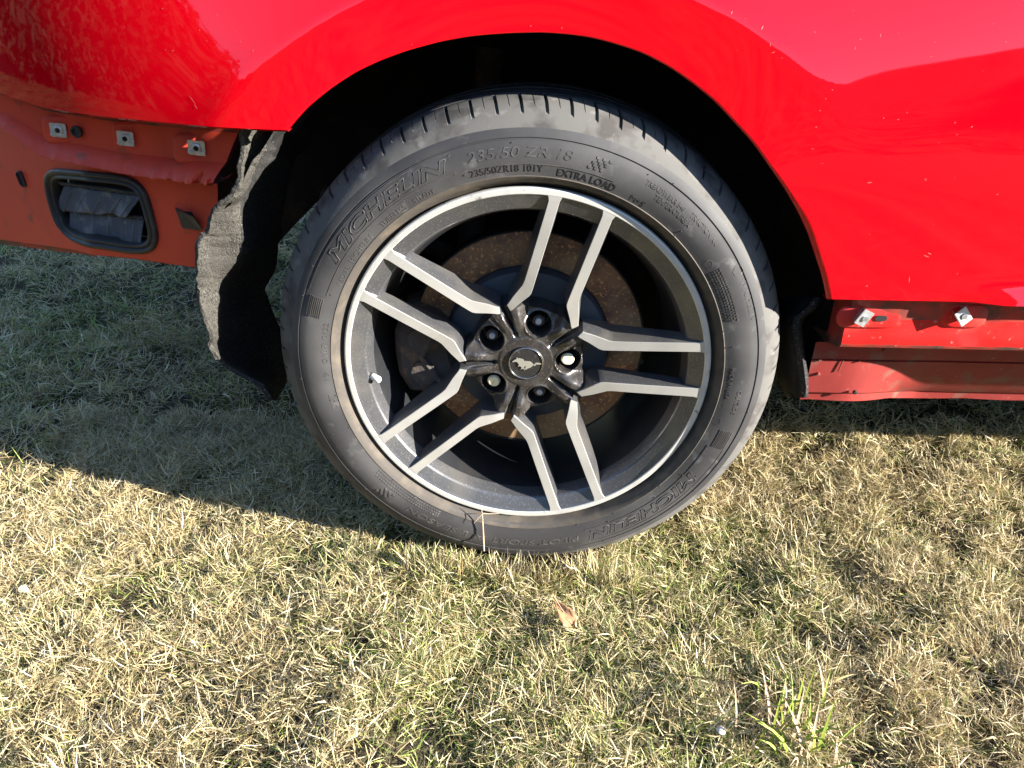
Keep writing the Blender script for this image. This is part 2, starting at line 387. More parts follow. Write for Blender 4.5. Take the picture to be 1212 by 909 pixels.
def rounded(cx, cz, w, h, r, n=5, skew=0., rot=0.):
    out = []
    for (sx, sz, a0) in ((1, 1, 0), (-1, 1, 90), (-1, -1, 180), (1, -1, 270)):
        for k in range(n+1):
            a = math.radians(a0+90*k/n); x = sx*(w/2-r)+r*math.cos(a); z = sz*(h/2-r)+r*math.sin(a)
            x, z = x*math.cos(rot)-z*math.sin(rot), x*math.sin(rot)+z*math.cos(rot)
            out.append((cx+x+skew*z, cz+z))
    return out
def pad(mb, poly, y, up, inset, m=0, c=None):
    """a raised (up > 0 stands out towards -y) or sunk pressing with sloped sides"""
    cx = sum(p[0] for p in poly)/len(poly); cz = sum(p[1] for p in poly)/len(poly)
    o = [Vector((x, y, z)) for x, z in poly]
    def ins(k, yy): return [Vector((cx+(x-cx)*k, yy, cz+(z-cz)*k)) for x, z in poly]
    b = mb.grid([o, ins(1-inset*.5, y-up*.8), ins(1-inset, y-up)], m, close_u=True)
    n = len(poly); mb.face([b+2*n+k for k in range(n)], m)

# pressings, hole and clips on the sill rail
P1 = at(1030, 376, -.001); P2 = at(1141, 374, -.001)
for cx_, cz_, w_, h_ in ((P1.x, P1.z, .082, .030), (P2.x+.002, P2.z, .056, .034)):
    press = MB(); pad(press, rounded(cx_, cz_, w_, h_, .013), .0008, .0035, .22); press.build('raised_pressing', M_SILL, sill, smooth=40)
hp = at(1043, 377, -.004); hb = MB(); hb.prism(rounded(hp.x, hp.z, .015, .0075, .0036), -.0042, -.0030); hb.build('drain_hole', M_BLACK, sill)

def clip_mesh(seed):
    """sprung sheet-metal nut: folded plate with a boss and a bore"""
    mb = MB(); w, h = .0215, .0185
    poly = rounded(0, 0, w, h, .002, 3)
    mb.prism(poly, -.0014, 0)
    mb.prism([(-w/2, -h/2+.002), (w/2, -h/2+.002), (w/2, -h/2+.0055), (-w/2, -h/2+.0055)], -.0034, -.0014)   # folded lip
    lathe(mb, [(.0066, .0014), (.0062, .0028), (.0048, .0036), (.0034, .0036), (.0030, .0020)], 20)
    lathe(mb, [(.0031, .0016), (.0001, .0016)], 20, m=1)
    me = bpy.data.meshes.new('clip_nut'); me.from_pydata(mb.v, [], mb.f); me.materials.append(M_ZINC); me.materials.append(M_BLACK)
    me.polygons.foreach_set('material_index', mb.m); me.update(); return me
CLIP = clip_mesh(0)

# ---- clips standing on the sill: bent tabs
def sill_clip(px, py, rot, name='sill_clip'):
    P = at(px, py, -.012); mb = MB()
    R = Matrix.Rotation(rot, 3, 'Y')
    def q(x, y, z): return Vector((0, y, 0)) + R @ Vector((x, 0, z))
    # face plate facing out/right, stem back to the rail
    mb.grid([[q(-.0075, -.003, -.0105), q(.0075, .0005, -.0105)], [q(-.0075, -.003, -.002), q(.0062, .0005, -.001)], [q(-.0075, -.003, .002), q(.0062, .0005, .002)], [q(-.0075, -.003, .0105), q(.0075, .0005, .0105)]])
    mb.grid([[q(-.0075, -.003, -.0105), q(-.0075, -.003, .0105)], [q(-.005, .0125, -.008), q(-.005, .0125, .008)]])
    mb.grid([[q(.0075, .0005, -.0095), q(.0075, .0005, .0095)], [q(.004, .0125, -.008), q(.004, .0125, .008)]])
    mb.tube([q(.0, -.0035, 0), q(.0, -.0015, 0)], .0036, 10)
    o = mb.build(name, M_ZINC, sill, tuple(P)); md = o.modifiers.new('t', 'SOLIDIFY'); md.thickness = .0012; return o
sill_clip(1023, 376.5, math.radians(28)); sill_clip(1140.5, 374, math.radians(-38))

# seams, plugs and scrapes on the sill flange
for px, py, r_, m_ in ((970.5, 426, .0022, M_GRIME), (968.5, 443, .0024, M_GRIME), (1046, 414.5, .0020, M_GRIME), (1012, 464.5, .0030, M_BLACK), (1017, 428, .0012, M_GRIME)):
    P = at(px, py, .0515); pb_ = MB(); lathe(pb_, [(r_, -.002), (r_*.95, .0012), (r_*.6, .0018), (.0001, .0012)], 14); pb_.build('sill_plug', m_, sill, tuple(P), smooth=60)
sm = MB(); A_ = at(998, 426, .0512); B_ = at(992, 440, .0512); sm.tube([A_, (A_+B_)/2, B_], .0009, 6); sm.build('sealer_seam', M_GRIME, sill)
# ---- left: rail under the quarter panel that carried the bumper -------------
def rail_y(x):
    dx = max(0., -.30-x); return .078-.034*smst(-.52, -.34, x)+.5*min(dx, .3)**2+.3*max(0., dx-.3)
railtop = [(-60,92),(6,109),(50,124),(99,132),(150,139),(198,143),(240,147),(284,150)]
raillip = [(-60,138),(7,151),(28,166),(50,183),(75,189),(99,193),(125,199),(148,204),(178,207),(205,210),(232,213),(256,214)]
NR = 150
tp = resample([at_f(a, b, lambda x, z: rail_y(x)) for a, b in railtop], NR)
lp = resample([at_f(a, b, lambda x, z: rail_y(x)-.011) for a, b in raillip], NR)
mb = MB(); R_ = []
for k in range(NR):
    t, l = tp[k], lp[k]; jag = .0055*mnoise.noise(Vector((l.x*70, 3, 0)))+.003*mnoise.noise(Vector((l.x*230, 9, 0)))
    rough = .35+.65*smst(-.56, -.40, l.x)
    yy = rail_y(t.x)
    col = [t+Vector((0, .01, .03)), t+Vector((0, .004, .004)), t.lerp(l, .12), t.lerp(l, .3), t.lerp(l, .5), t.lerp(l, .68)]
    for c_, o_ in ((2, .003), (3, .001), (4, .0015), (5, .0005)): col[c_].y = rail_y(col[c_].x)+o_
    a = t.lerp(l, .80); a.y = yy-.004; b = t.lerp(l, .92); b.y = yy-.009+jag*rough*2; c = Vector(l)+Vector((0, 0, jag*rough)); c.y = yy-.011+jag*rough
    d = l+Vector((0, .012, -.003+jag*rough)); d.y = yy+.0; e = l+Vector((0, 0, -.004)); e.y = yy+.036
    R_.append(col+[a, b, c, d, e])
mb.grid(R_, lambda i, j: 1 if j in (0, 1, 9, 10) else 0)
end = R_[-1]; mb.grid([end, [p+Vector((-.004, .03, 0)) for p in end]], 1)
rail = mb.build('bumper_rail', [M_INNER, M_GRIME], car, HUB, smooth=40)
for (px, py, w, h, up) in ((76, 154, .062, .036, .0025), (148, 164, .034, .042, .0025), (228, 176, .052, .038, .003)):
    P = at_f(px, py, lambda x, z: rail_y(x)); pm = MB(); y0 = rail_y(P.x)+.0015
    pad(pm, rounded(P.x, P.z, w, h, .010, skew=.15), y0, up, .2); pm.build('raised_pressing', M_INNER, rail, smooth=40)
def put_clip(px, py, rx, rz, parent, y_of, off):
    P = at_f(px, py, lambda x, z: y_of(x)-off); o = link('clip_nut', CLIP, parent, tuple(P)); o.rotation_euler = (rx, math.radians(rz), .06); return o
put_clip(69.5, 154, 0, 4, rail, rail_y, .0055); put_clip(149, 164, 0, 6, rail, rail_y, .0055); put_clip(233, 175, .12, 7, rail, rail_y, .0070)
# grommet and square hole
P = at_f(90.5, 156, lambda x, z: rail_y(x)-.006)
gm = MB(); lathe(gm, [(.0075, -.003), (.0078, .0015), (.0066, .003), (.0048, .0025), (.0040, -.001)], 24); lathe(gm, [(.0042, 0.), (.0001, 0.)], 24)
gm.build('grommet', M_PLAST, rail, tuple(P), smooth=60)
P = at_f(215, 172, lambda x, z: rail_y(x)-.0015); hb = MB(); hb.prism(rounded(P.x, P.z, .0125, .011, .001), rail_y(P.x)-.0042, rail_y(P.x)-.0030); hb.build('square_hole', M_BLACK, rail)

# ---- lower rear panel with the cabin air vent ----------------------------------
def low_y(x, z):
    dx = max(0., -.33-x); y = .098+.5*min(dx, .28)**2+.28*max(0., dx-.28) + .06*(.24-z)
    # facet that turns away at the left
    xl = -.618+(.25-z)*-.30
    if x < xl: y += .30*(xl-x)
    return y
vent_px = [(53.5,214),(55,206),(60,201.5),(66,200),(100,202.5),(135,205.5),(150,208),(162,213),(170,221),(176,231),(182,254),(187.5,276),(187.5,286),(184,294),(177,298.5),(167,299.5),(152,298.5),(125,294),(98,289),(86,284),(76,276),(66,263),(60,245),(55.5,228)]
vent = [at_f(a, b, low_y) for a, b in vent_px]
def smooth_loop(P, n, it=2):
    L = P+[P[0]]; Q = resample(L, n+1)[:-1]
    for _ in range(it): Q = [(Q[i-1]+Q[i]*2+Q[(i+1) % n])/4 for i in range(n)]
    return Q
NV = 96
ventL = smooth_loop(vent, NV)
vc = sum(ventL, Vector())/NV
bnd_px = [(-60,132),(7,149),(50,181),(99,191),(148,202),(205,208),(257,212),(258,240),(247,277),(236,316.5),(160,306),(87,295.5),(6,284.5),(-60,277)]
bnd = [at_f(a, b, low_y) for a, b in bnd_px]
def ray_bnd(dx, dz):
    best = 9
    for a, b in zip(bnd, bnd[1:]+bnd[:1]):
        ex, ez = b.x-a.x, b.z-a.z; den = dx*ez-dz*ex
        if abs(den) < 1e-9: continue
        t = ((a.x-vc.x)*ez-(a.z-vc.z)*ex)/den; u = ((a.x-vc.x)*dz-(a.z-vc.z)*dx)/den
        if t > 0 and -1e-5 <= u <= 1+1e-5: best = min(best, t)
    return best
angs = [math.atan2(p.z-vc.z, p.x-vc.x) for p in ventL]
extra = [math.atan2(p.z-vc.z, p.x-vc.x) for p in bnd]
allang = sorted(set(angs+extra))
def vent_at(a):
    best = None
    for p, q in zip(ventL, ventL[1:]+ventL[:1]):
        ex, ez = q.x-p.x, q.z-p.z; dx, dz = math.cos(a), math.sin(a); den = dx*ez-dz*ex
        if abs(den) < 1e-12: continue
        t = ((p.x-vc.x)*ez-(p.z-vc.z)*ex)/den; u = ((p.x-vc.x)*dz-(p.z-vc.z)*dx)/den
        if t > 0 and -1e-6 <= u <= 1+1e-6: best = t if best is None else max(best, t)
    return best
mb = MB(); cols = []
for a in allang:
    r0 = vent_at(a)*.97; r1 = ray_bnd(math.cos(a), math.sin(a)); c = []
    for k in range(15):
        r = r0+(r1-r0)*k/14; x = vc.x+math.cos(a)*r; z = vc.z+math.sin(a)*r; c.append(Vector((x, low_y(x, z), z)))
    c.append(c[-1]+Vector((-.001, .003, -.002 if math.sin(a) < 0 else 0))); c.append(c[-1]+Vector((-.003, .022, -.004 if math.sin(a) < 0 else 0)))
    c.insert(0, c[0]+Vector((0, .03, 0))); cols.append(c)
if DEBUG: print('DBG', [(round(a, 3), round(vent_at(a), 3), round(ray_bnd(math.cos(a), math.sin(a)), 3)) for a in allang])
mb.grid(cols, lambda i, j: 1 if j > 14 else 0, close_v=True)
low = mb.build('lower_rear_panel', [M_INNER, M_GRIME], car, HUB, smooth=35)
# hem strip under the panel
mb = MB(); hem = resample([at_f(a, b, low_y)+Vector((0, .012, 0)) for a, b in [(-60,278),(6,286),(60,293),(90,296),(107,300)]], 30)
mb.grid([hem, [p+Vector((0, .002, -.011)) for p in hem], [p+Vector((0, .02, -.012)) for p in hem]]); mb.build('hem_strip', M_GRIME, low, smooth=40)
# vent: frame, flaps
def vloop(k, dy):
    return [Vector((vc.x+(p.x-vc.x)*k, low_y(p.x, p.z)+dy, vc.z+(p.z-vc.z)*k)) for p in ventL]
def vin(d, dy, asym=(0, 0, 0, 0)):
    out = []
    for i, p in enumerate(ventL):
        tg = (ventL[(i+1) % NV]-ventL[i-1]); tg.y = 0; n = Vector((tg.z, 0, -tg.x)).normalized()
        if n.dot(p-vc) > 0: n = -n
        out.append(Vector((p.x, low_y(p.x, p.z)+dy, p.z))+n*d)
    for _ in range(2 if d > .012 else 0): out = [(out[i-1]+out[i]*2+out[(i+1) % NV])/4 for i in range(NV)]
    return out
mb = MB()
mb.grid([vin(-.001, .004), vin(-.0008, -.004), vin(.0015, -.0065), vin(.0045, -.0068), vin(.0065, -.0045), vin(.0078, -.003), vin(.0092, -.0048), vin(.0118, -.005), vin(.0138, -.002), vin(.0150, .012), vin(.0155, .030)], close_u=True)
vf = mb.build('air_vent', M_PLAST, low, smooth=50)
mb = MB(); lo_ = vin(.0150, .034); b = len(mb.v); mb.v += [tuple(p) for p in lo_]; mb.face(range(b, b+NV)); mb.build('vent_backing', M_BLACK, low)
def flap(quad, nx, lean, name, seed, ribs):
    tl, tr, br, bl_ = [at_f(a, b, lambda x, z: low_y(x, z)+.013) for a, b in quad]; mb = MB(); rws = []
    for i in range(13):
        v = i/12; row = []
        for j in range(nx+1):
            u = j/nx; p = tl.lerp(tr, u).lerp(bl_.lerp(br, u), v)
            rib = sum(math.exp(-((u-r)/.012)**2) for r in ribs)
            wav = .0030*math.sin(u*9+seed)*v+.0016*math.sin(u*23+seed*2)*v
            p = p+Vector((0, -lean*v*(1-.3*v)-.0032*rib*smst(.05, .25, v)+wav, .0012*math.sin(u*17+seed)*v)); row.append(p)
        rws.append(row)
    mb.grid(rws); o = mb.build(name, M_FLAP, low, smooth=60); md = o.modifiers.new('t', 'SOLIDIFY'); md.thickness = .0016; return o
flap([(76,219),(167,232),(153,254),(69.5,246.5)], 60, .014, 'vent_flap', 1., (.13, .31, .55, .78, .93))
flap([(83,249),(170,259),(170,290),(86,277)], 60, .012, 'vent_flap', 2.6, (.16, .35, .55, .75, .9))
mb = MB()
for a, b_ in (((70, 216), (165, 229)), ((72, 247.5), (170, 257.5))):
    A = at_f(a[0], a[1], lambda x, z: low_y(x, z)+.011); B = at_f(b_[0], b_[1], lambda x, z: low_y(x, z)+.011)
    mb.tube([A, A.lerp(B, .5), B], .0022, 8)
    for k in range(10): mb.box(A.lerp(B, (k+.5)/10)+Vector((0, -.002, -.0012)), .006, .003, .003)
mb.build('flap_hinge', M_PLAST, low)
# slot grommet on the left facet, bent tab on the right
def lowp(px, py, off): return at_f(px, py, lambda x, z: low_y(x, z)-off)
P = lowp(25.5, 212, .002); sg = MB()
R0 = rounded(0, 0, .012, .024, .0055, skew=-.12); R1 = rounded(0, 0, .0095, .0215, .0045, skew=-.12); R2 = rounded(0, 0, .007, .018, .0034, skew=-.12)
sg.grid([[Vector((x, .003, z)) for x, z in R0], [Vector((x, -.002, z)) for x, z in R0], [Vector((x, -.0032, z)) for x, z in R1], [Vector((x, .002, z)) for x, z in R2]], close_u=True)
b = len(sg.v); sg.v += [(x, .001, z) for x, z in R2]; sg.face(range(b, b+len(R2)))
o = sg.build('slot_grommet', M_PLAST, low, tuple(P), smooth=40); o.rotation_euler = (0, 0, -.29)
P = lowp(221, 255, .001); tb = MB(); pad(tb, rounded(P.x, P.z, .030, .034, .010, skew=-.2), low_y(P.x, P.z)+.001, .0022, .2); tb.build('raised_pressing', M_INNER, low, smooth=40)
tb = MB(); tb.prism(rounded(P.x+.002, P.z-.003, .017, .017, .002, skew=-.2), low_y(P.x, P.z)-.0022, low_y(P.x, P.z)-.0014); tb.build('square_hole', M_BLACK, low)
tabq = [lowp(207, 246, .003), lowp(216, 251, .010), lowp(228.5, 257, .012), lowp(239.5, 271.5, .009), lowp(236, 273, .006), lowp(216, 270, .006)]
tb = MB(); b = len(tb.v); tb.v += [tuple(p) for p in tabq]; tb.face((b, b+1, b+5)); tb.face((b+1, b+2, b+4, b+5)); tb.face((b+2, b+3, b+4))
o = tb.build('bent_tab', M_PLAST, low); md = o.modifiers.new('t', 'SOLIDIFY'); md.thickness = .0016

# ------------------------------------------------------------------ the wheel
AX = 1.6                                     # angle of the first spoke pair's axis
mb = MB()
lathe(mb, [(.2378, -.0012), (.2330, -.0042), (.2200, -.0085), (.2178, -.0100), (.2166, -.0125), (.2120, -.030), (.2050, -.052), (.2010, -.075), (.1990, -.12), (.2010, -.19), (.2080, -.215), (.2150, -.222), (.2350, -.228)], 160, m=lambda i, j: 0 if i < 5 else 1, flip=True)
wheel = mb.build('wheel', [M_DARK, M_BARREL], car, HUB, smooth=60)
# machined ring
mb = MB()
lathe(mb, [(.2440, -.0200), (.2462, -.0100), (.2466, -.0028), (.2455, -.0006), (.2440, .0), (.2386, .0), (.2376, -.0009), (.2372, -.0025)], 200, m=0)
mb.build('rim', M_RIM, wheel, smooth=12)

# spokes, each a part
def spoke_mesh(sign):
    st = [  # Ix, Iy, Ox, Oy, w, depth, draft_in, draft_out
        (.2393, .0240, .2362, .0450, -.0003, .008, .001, .001),
        (.2372, .0256, .2344, .0428, -.0003, .011, .001, .001),
        (.2344, .0267, .2318, .0412, -.0003, .013, .0015, .0015),
        (.2300, .0276, .2280, .0399, -.0006, .017, .003, .004),
        (.2150, .0273, .2140, .0393, -.0018, .022, .004, .006),
        (.1700, .0262, .1710, .0383, -.0060, .031, .004, .007),
        (.1300, .0251, .1350, .0375, -.0100, .040, .004, .007),
        (.1100, .0246, .1185, .0372, -.0122, .045, .004, .007),
        (.1035, .0247, .1120, .0378, -.0130, .046, .004, .007),
        (.0990, .0262, .1075, .0393, -.0136, .046, .004, .007),
        (.0850, .0348, .0930, .0445, -.0156, .046, .005, .005),
        (.0735, .0408, .0800, .0480, -.0172, .046, .005, .003),
        (.0708, .0428, .0768, .0492, -.0180, .046, .005, .002)]
    mb = MB(); rows = []
    for k, (ix, iy, ox, oy, w, d, di, do) in enumerate(st):
        I = Vector((ix, iy*sign, w)); O = Vector((ox, oy*sign, w)); e = (O-I).normalized()
        rows.append([I, O, O+e*.0006+Vector((0, 0, -.0012)), O+e*do*.45+Vector((0, 0, -d*.4)), O+e*do+Vector((0, 0, -d)), I-e*di+Vector((0, 0, -d)), I-e*di*.45+Vector((0, 0, -d*.4)), I-e*.0006+Vector((0, 0, -.0012))])
    rw = [[Vector((p.x, -p.z, p.y)) for p in r] for r in rows]
    b = mb.grid(rw, lambda i, j: 0 if j in (0, 1, 7) and True else 1, close_u=True)
    mb.m = [0 if (k % 8) in (0, 1, 7) else 1 for k in range(len(mb.f))]
    # painted ridge that runs from the tip down to the hub
    I, O = Vector(st[-1][0:2]), Vector(st[-1][2:4])
    last = rw[-1]
    tail = []
    for t, wd, ww in ((0, 1., -.0192), (.12, 1.05, -.0225), (.4, .95, -.0258), (.75, .75, -.0275), (1., .6, -.0285)):
        mI = Vector((I.x+(.0385-I.x)*t, I.y+(.0225-I.y)*t)); mO = Vector((O.x+(.0395-O.x)*t, O.y+(.0262-O.y)*t))
        c = (mI+mO)/2; e = (mO-mI)/2*wd
        a_, b_ = c-e, c+e; n = e.normalized()
        pr = [Vector((a_.x, a_.y*sign, ww)), Vector((b_.x, b_.y*sign, ww)), Vector((b_.x+n.x*.0006, (b_.y+n.y*.0006)*sign, ww-.0015)), Vector((b_.x+n.x*.001, (b_.y+n.y*.001)*sign, ww-.008)), Vector((b_.x+n.x*.001, (b_.y+n.y*.001)*sign, ww-.03)),
              Vector((a_.x-n.x*.006, (a_.y-n.y*.006)*sign, ww-.03)), Vector((a_.x-n.x*.004, (a_.y-n.y*.004)*sign, ww-.008)), Vector((a_.x-n.x*.001, (a_.y-n.y*.001)*sign, ww-.0015))]
        tail.append([Vector((p.x, -p.z, p.y)) for p in pr])
    mb.grid([last]+tail, 1, close_u=True)
    me_o = mb.build('spoke', [M_MACH, M_DARK], wheel, smooth=28)
    return me_o
spA = spoke_mesh(1); spB = spoke_mesh(-1)
for k in range(5):
    for src in (spA, spB):
        o = src if k == 0 else src.copy()
        if k: COL.objects.link(o); o.parent = wheel
        o.rotation_euler = (0, -math.radians(AX+72*k), 0)

# hub: one continuous heightfield with five lug pockets
mb = MB(); rows = []
NT = 480
rs = [.0215, .0235]+[.025+.0011*k for k in range(58)]
def hub_w(r, a):
    d = (a-AX+36) % 72-36                     # degrees from the pair axis
    w = -.0262-.0012*smst(.036, .039, r)
    lobe = abs(d)
    # pads dip towards the window between the two spokes
    w -= .012*smst(.045, .078, r)
    w += (.0185*smst(.044, .074, r))*smst(13, 26, lobe)
    # valley between neighbouring pairs
    w -= .016*smst(.036, .056, r)*smst(30.5, 35, lobe)
    # lug pocket
    x = r*math.cos(math.radians(d))-.0575; y = r*math.sin(math.radians(d)); q = math.hypot(x, y)
    rim_ = .0012*math.exp(-((q-.0184)/.0014)**2)
    w += rim_
    pk = 1-smst(.0160, .0172, q)
    w = w*(1-pk)+(-.066)*pk
    if q < .0160: w = -.066
    w -= .045*smst(.0785+.006*smst(14, 22, lobe), .0815+.006*smst(14, 22, lobe), r)
    return w
for r in rs: rows.append([wl(r, 360*j/NT, hub_w(r, 360*j/NT)) for j in range(NT)])
mb.grid(rows, 0, close_u=True, flip=True)
mb.build('hub', M_HUB, wheel, smooth=50)
# lug nuts
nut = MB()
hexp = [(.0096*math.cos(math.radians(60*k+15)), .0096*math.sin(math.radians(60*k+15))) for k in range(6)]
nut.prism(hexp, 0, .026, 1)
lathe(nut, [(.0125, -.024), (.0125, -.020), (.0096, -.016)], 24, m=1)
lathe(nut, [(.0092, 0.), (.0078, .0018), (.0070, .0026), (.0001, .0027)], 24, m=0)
n0 = nut.build('lug_nut', [M_NUT_SUNLIT, M_NUTD], wheel, smooth=30); n0['label'] = 'lug nut with warm sunlight painted on its cap'
plain = MB(); plain.prism(hexp, 0, .026, 1); lathe(plain, [(.0125, -.024), (.0125, -.020), (.0096, -.016)], 24, m=1)
lathe(plain, [(.0090, 0.), (.0080, .0020), (.0058, .0024), (.0056, .0006), (.0048, .0004)], 24, m=1); lathe(plain, [(.0048, .0004), (.0046, .0050), (.0040, .0058), (.0001, .0059)], 20, m=0)
n1_ = plain.build('lug_nut', [M_STUD, M_NUTD], wheel, smooth=30); n1_['label'] = 'dark lug nut with a pale stud end'
done = set()
for k in range(5):
    src = n0 if k in (0, 3) else n1_  # these two have the sunlit gold painted in
    o = src if src.name not in done else src.copy()
    if src.name in done: COL.objects.link(o); o.parent = wheel
    done.add(src.name)
    o.location = wl(.0575, AX+72*k, -.037 if k in (0, 3) else -.046); o.rotation_euler = (0, -math.radians(AX+72*k), 0)
# centre cap, its ring and the running horse
mb = MB(); lathe(mb, [(.0250, -.030), (.0250, -.0235), (.0240, -.0228), (.0232, -.0236), (.0228, -.0240), (.0001, -.0236)], 72)
mb.build('centre_cap', M_CAP, wheel, smooth=40)
mb = MB(); lathe(mb, [(.0231+.0005*math.cos(t), -.0231+.0005*math.sin(t)) for t in [k*math.pi/4 for k in range(9)]], 72); mb.build('chrome_ring', M_CHROME, wheel, smooth=180)
hz = [(255,400),(270,420),(310,405),(370,405),(405,425),(425,460),(435,490),(410,515),(425,530),(470,512),(492,540),(520,560),(485,588),(495,605),(545,582),(598,626),(607,606),(558,565),(598,522),(632,510),(622,542),(595,570),(628,602),(656,596),(664,576),(740,555),(800,510),(815,486),(860,502),(886,495),(874,466),(960,462),(1040,455),(1000,440),(920,425),(870,430),(850,464),(815,465),(775,425),(720,396),(640,386),(572,388),(556,345),(535,350),(515,325),(490,332),(436,315),(425,327),(375,308),(365,332),(320,352)]
hp_ = [((x-625)/20.2*1.03e-3, (452-y)/20.2*1.17e-3) for x, y in hz]
mb = MB(); n = len(hp_); b = 0
for x, z in hp_: mb.v.append((x, .0238, z))
for x, z in hp_: mb.v.append((x, .0222, z))
for i in range(n): mb.face((i, n+i, n+(i+1) % n, (i+1) % n))
me_poly = [Vector((x, z, 0)) for x, z in hp_]
from mathutils.geometry import tessellate_polygon
for tri in tessellate_polygon([me_poly]): mb.face([n+t for t in tri])
mb.build('horse_emblem', M_EMB, wheel)
# valve
vv = MB(); A = wl(.2240, -175.3, -.020); B = A+Vector((.020, -.012, -.004))
vv.tube([A+Vector((-.006, .002, .001)), A.lerp(B, .25), A.lerp(B, .55)], [.0052, .0050, .0042], 14)
vs = vv.build('valve_stem', M_PLAST, wheel, smooth=50)
vv = MB(); vv.tube([A.lerp(B, .5), A.lerp(B, .55), A.lerp(B, 1.0), A.lerp(B, 1.08)], [.0044, .0049, .0049, .0038], 16); vv.build('valve_cap', M_VALVE, wheel, smooth=50)

# ---- tyre -----------------------------------------------------------------
TP = [(.2430, -.024), (.2462, -.014), (.2488, -.0085), (.2515, -.0045), (.2535, .002), (.2562, .0060), (.2600, .0088), (.2612, .0096), (.2622, .0090), (.2632, .0092), (.2680, .0104), (.2740, .0118), (.2820, .0126), (.2920, .0120),
      (.2975, .0106), (.3010, .0094), (.3028, .0088), (.3034, .0074), (.3046, .0072), (.3052, .0082), (.3090, .0068), (.3150, .0036), (.3200, .0003), (.3245, -.0032), (.3285, -.0070), (.3320, -.0110), (.3350, -.0155), (.3378, -.0205),
      (.3402, -.0265), (.3420, -.0330), (.3434, -.0410), (.3442, -.0490), (.3446, -.0560), (.3444, -.0580), (.3375, -.0590), (.3372, -.0670), (.3444, -.0680), (.3458, -.0800), (.3462, -.098), (.3390, -.099), (.3390, -.109), (.3462, -.110), (.3462, -.135), (.3390, -.136), (.3390, -.146), (.3462, -.147),
      (.3450, -.172), (.3375, -.173), (.3375, -.182), (.3445, -.183), (.3400, -.210), (.3280, -.226), (.3000, -.240), (.2700, -.240), (.2500, -.228), (.2450, -.215)]
def tyre_w(r):
    for (r0, w0), (r1, w1) in zip(TP[3:28], TP[4:29]):
        if r0 <= r <= r1 or r1 <= r <= r0: return w0+(w1-w0)*(r-r0)/(r1-r0) if abs(r1-r0) > 1e-9 else w0
    return 0.
NS = 72; offs = [-.62, -.50, .50, .62, 1.5, 2.36, 2.46, 2.56, 2.68, 3.5]
offs = [-.36, -.27, .27, .36, 1.35, 2.34, 2.46, 2.54, 2.66, 3.7]
mb = MB(); rows = []; midx = []
def tm(k):
    if k < 2: return 2
    r, w = TP[k]
    if k <= 7: return 2
    if k < 21: return 0
    if k < 31: return 1
    return 3
for k, (r, w) in enumerate(TP):
    row = []
    for s in range(NS):
        for q, of in enumerate(offs):
            sl = 0.
            if w < -.002 and k < 33: sl = (-.006-w)*20 if w < -.006 else 0.
            a = s*5.+of+sl+1.1
            rr, ww = r, w
            main = q in (1, 2)
            if main and 25 <= k <= 32:
                dep = .0055*smst(-.0015, -.010, w) if False else .0055*min(1., max(0., (-.0085-w)/.005))
                nx_, nz_ = (math.sin(math.atan2(.6, 1)), 0)
                tilt = min(1., max(0., (-w)/.05))
                rr -= dep*(.45+.55*tilt); ww -= dep*(.75*(1-tilt))
            if q == 6+0 and 27 <= k <= 32: rr -= .0018
            p = wl(rr, a, ww)
            if p.z < -.3325:
                ov = -.3325-p.z; p.z = -.3325-ov*.25; p.y -= ov*.35 if ww > -.1 else 0
            row.append(p)
    rows.append(row)
mb.grid(rows, lambda i, j: tm(i), close_u=True, flip=True)
tyre = mb.build('tyre', [M_RUB, M_DUST, M_BEAD, M_TREAD], wheel, smooth=35)

# ---- raised lettering and marks on the sidewall ------------------------------------
def text_mesh(body, outline=False, offset=0.):
    cu = bpy.data.curves.new('t', 'FONT'); cu.body = body; cu.size = 1.; cu.resolution_u = 3
    cu.offset = offset
    if outline: cu.fill_mode = 'NONE'; cu.bevel_depth = .017; cu.bevel_resolution = 0
    else: cu.fill_mode = 'FRONT'; cu.extrude = .02
    ob = bpy.data.objects.new('t', cu); COL.objects.link(ob); bpy.context.view_layer.update()
    me = bpy.data.meshes.new_from_object(ob.evaluated_get(bpy.context.evaluated_depsgraph_get()))
    bpy.data.objects.remove(ob); bpy.data.curves.remove(cu); return me
def lettering(body, r0, h, a0, a1, outline=False, shear=0., rise=.00045, offset=0., mat_=None, bent=None):
    me = text_mesh(body, outline, offset); n = len(me.vertices); co = np.empty(n*3); me.vertices.foreach_get('co', co); co = co.reshape(-1, 3)
    x0, x1 = co[:, 0].min(), co[:, 0].max(); yb, yt = (0., .70)
    yt = max(co[:, 1].max(), .5)
    out = np.empty_like(co)
    for i, (x, y, z) in enumerate(co):
        u = (x+shear*y-x0)/(x1-x0); r = r0+h*y/yt; a = a0+(a1-a0)*u
        w = tyre_w(r)+(rise*(z/.02 if not outline else z/.022)); p = wl(r, a, w); out[i] = p
    me.vertices.foreach_set('co', out.ravel()); me.update(); me.materials.clear(); me.materials.append(mat_ or M_LETT)
    me.name = 'tyre_lettering'; return link('tyre_lettering', me, wheel)
M_LETD = mat('dark_raised_rubber', (.022, .020, .020), .5, spec=.5)
lettering("MICHELIN", .2815, .0150, 147.5, 110.0, outline=True, shear=.22, rise=.0010, offset=.035)
lettering("MICHELIN", .2785, .0150, -32.0, -69.0, outline=True, shear=.22, rise=.0010, offset=.035)
lettering("235/50 ZR 18", .2840, .0115, 104.0, 79.8, shear=.2, rise=.0005, offset=-.012)
lettering("235/50ZR18 101Y", .2672, .0080, 104.2, 86.0, mat_=M_LETD, offset=.0, rise=.0005)
lettering("EXTRA LOAD", .2650, .0085, 82.4, 67.4, mat_=M_LETD, offset=.0, rise=.0005)
lettering("M+S", .2655, .0065, 62.8, 58.8)
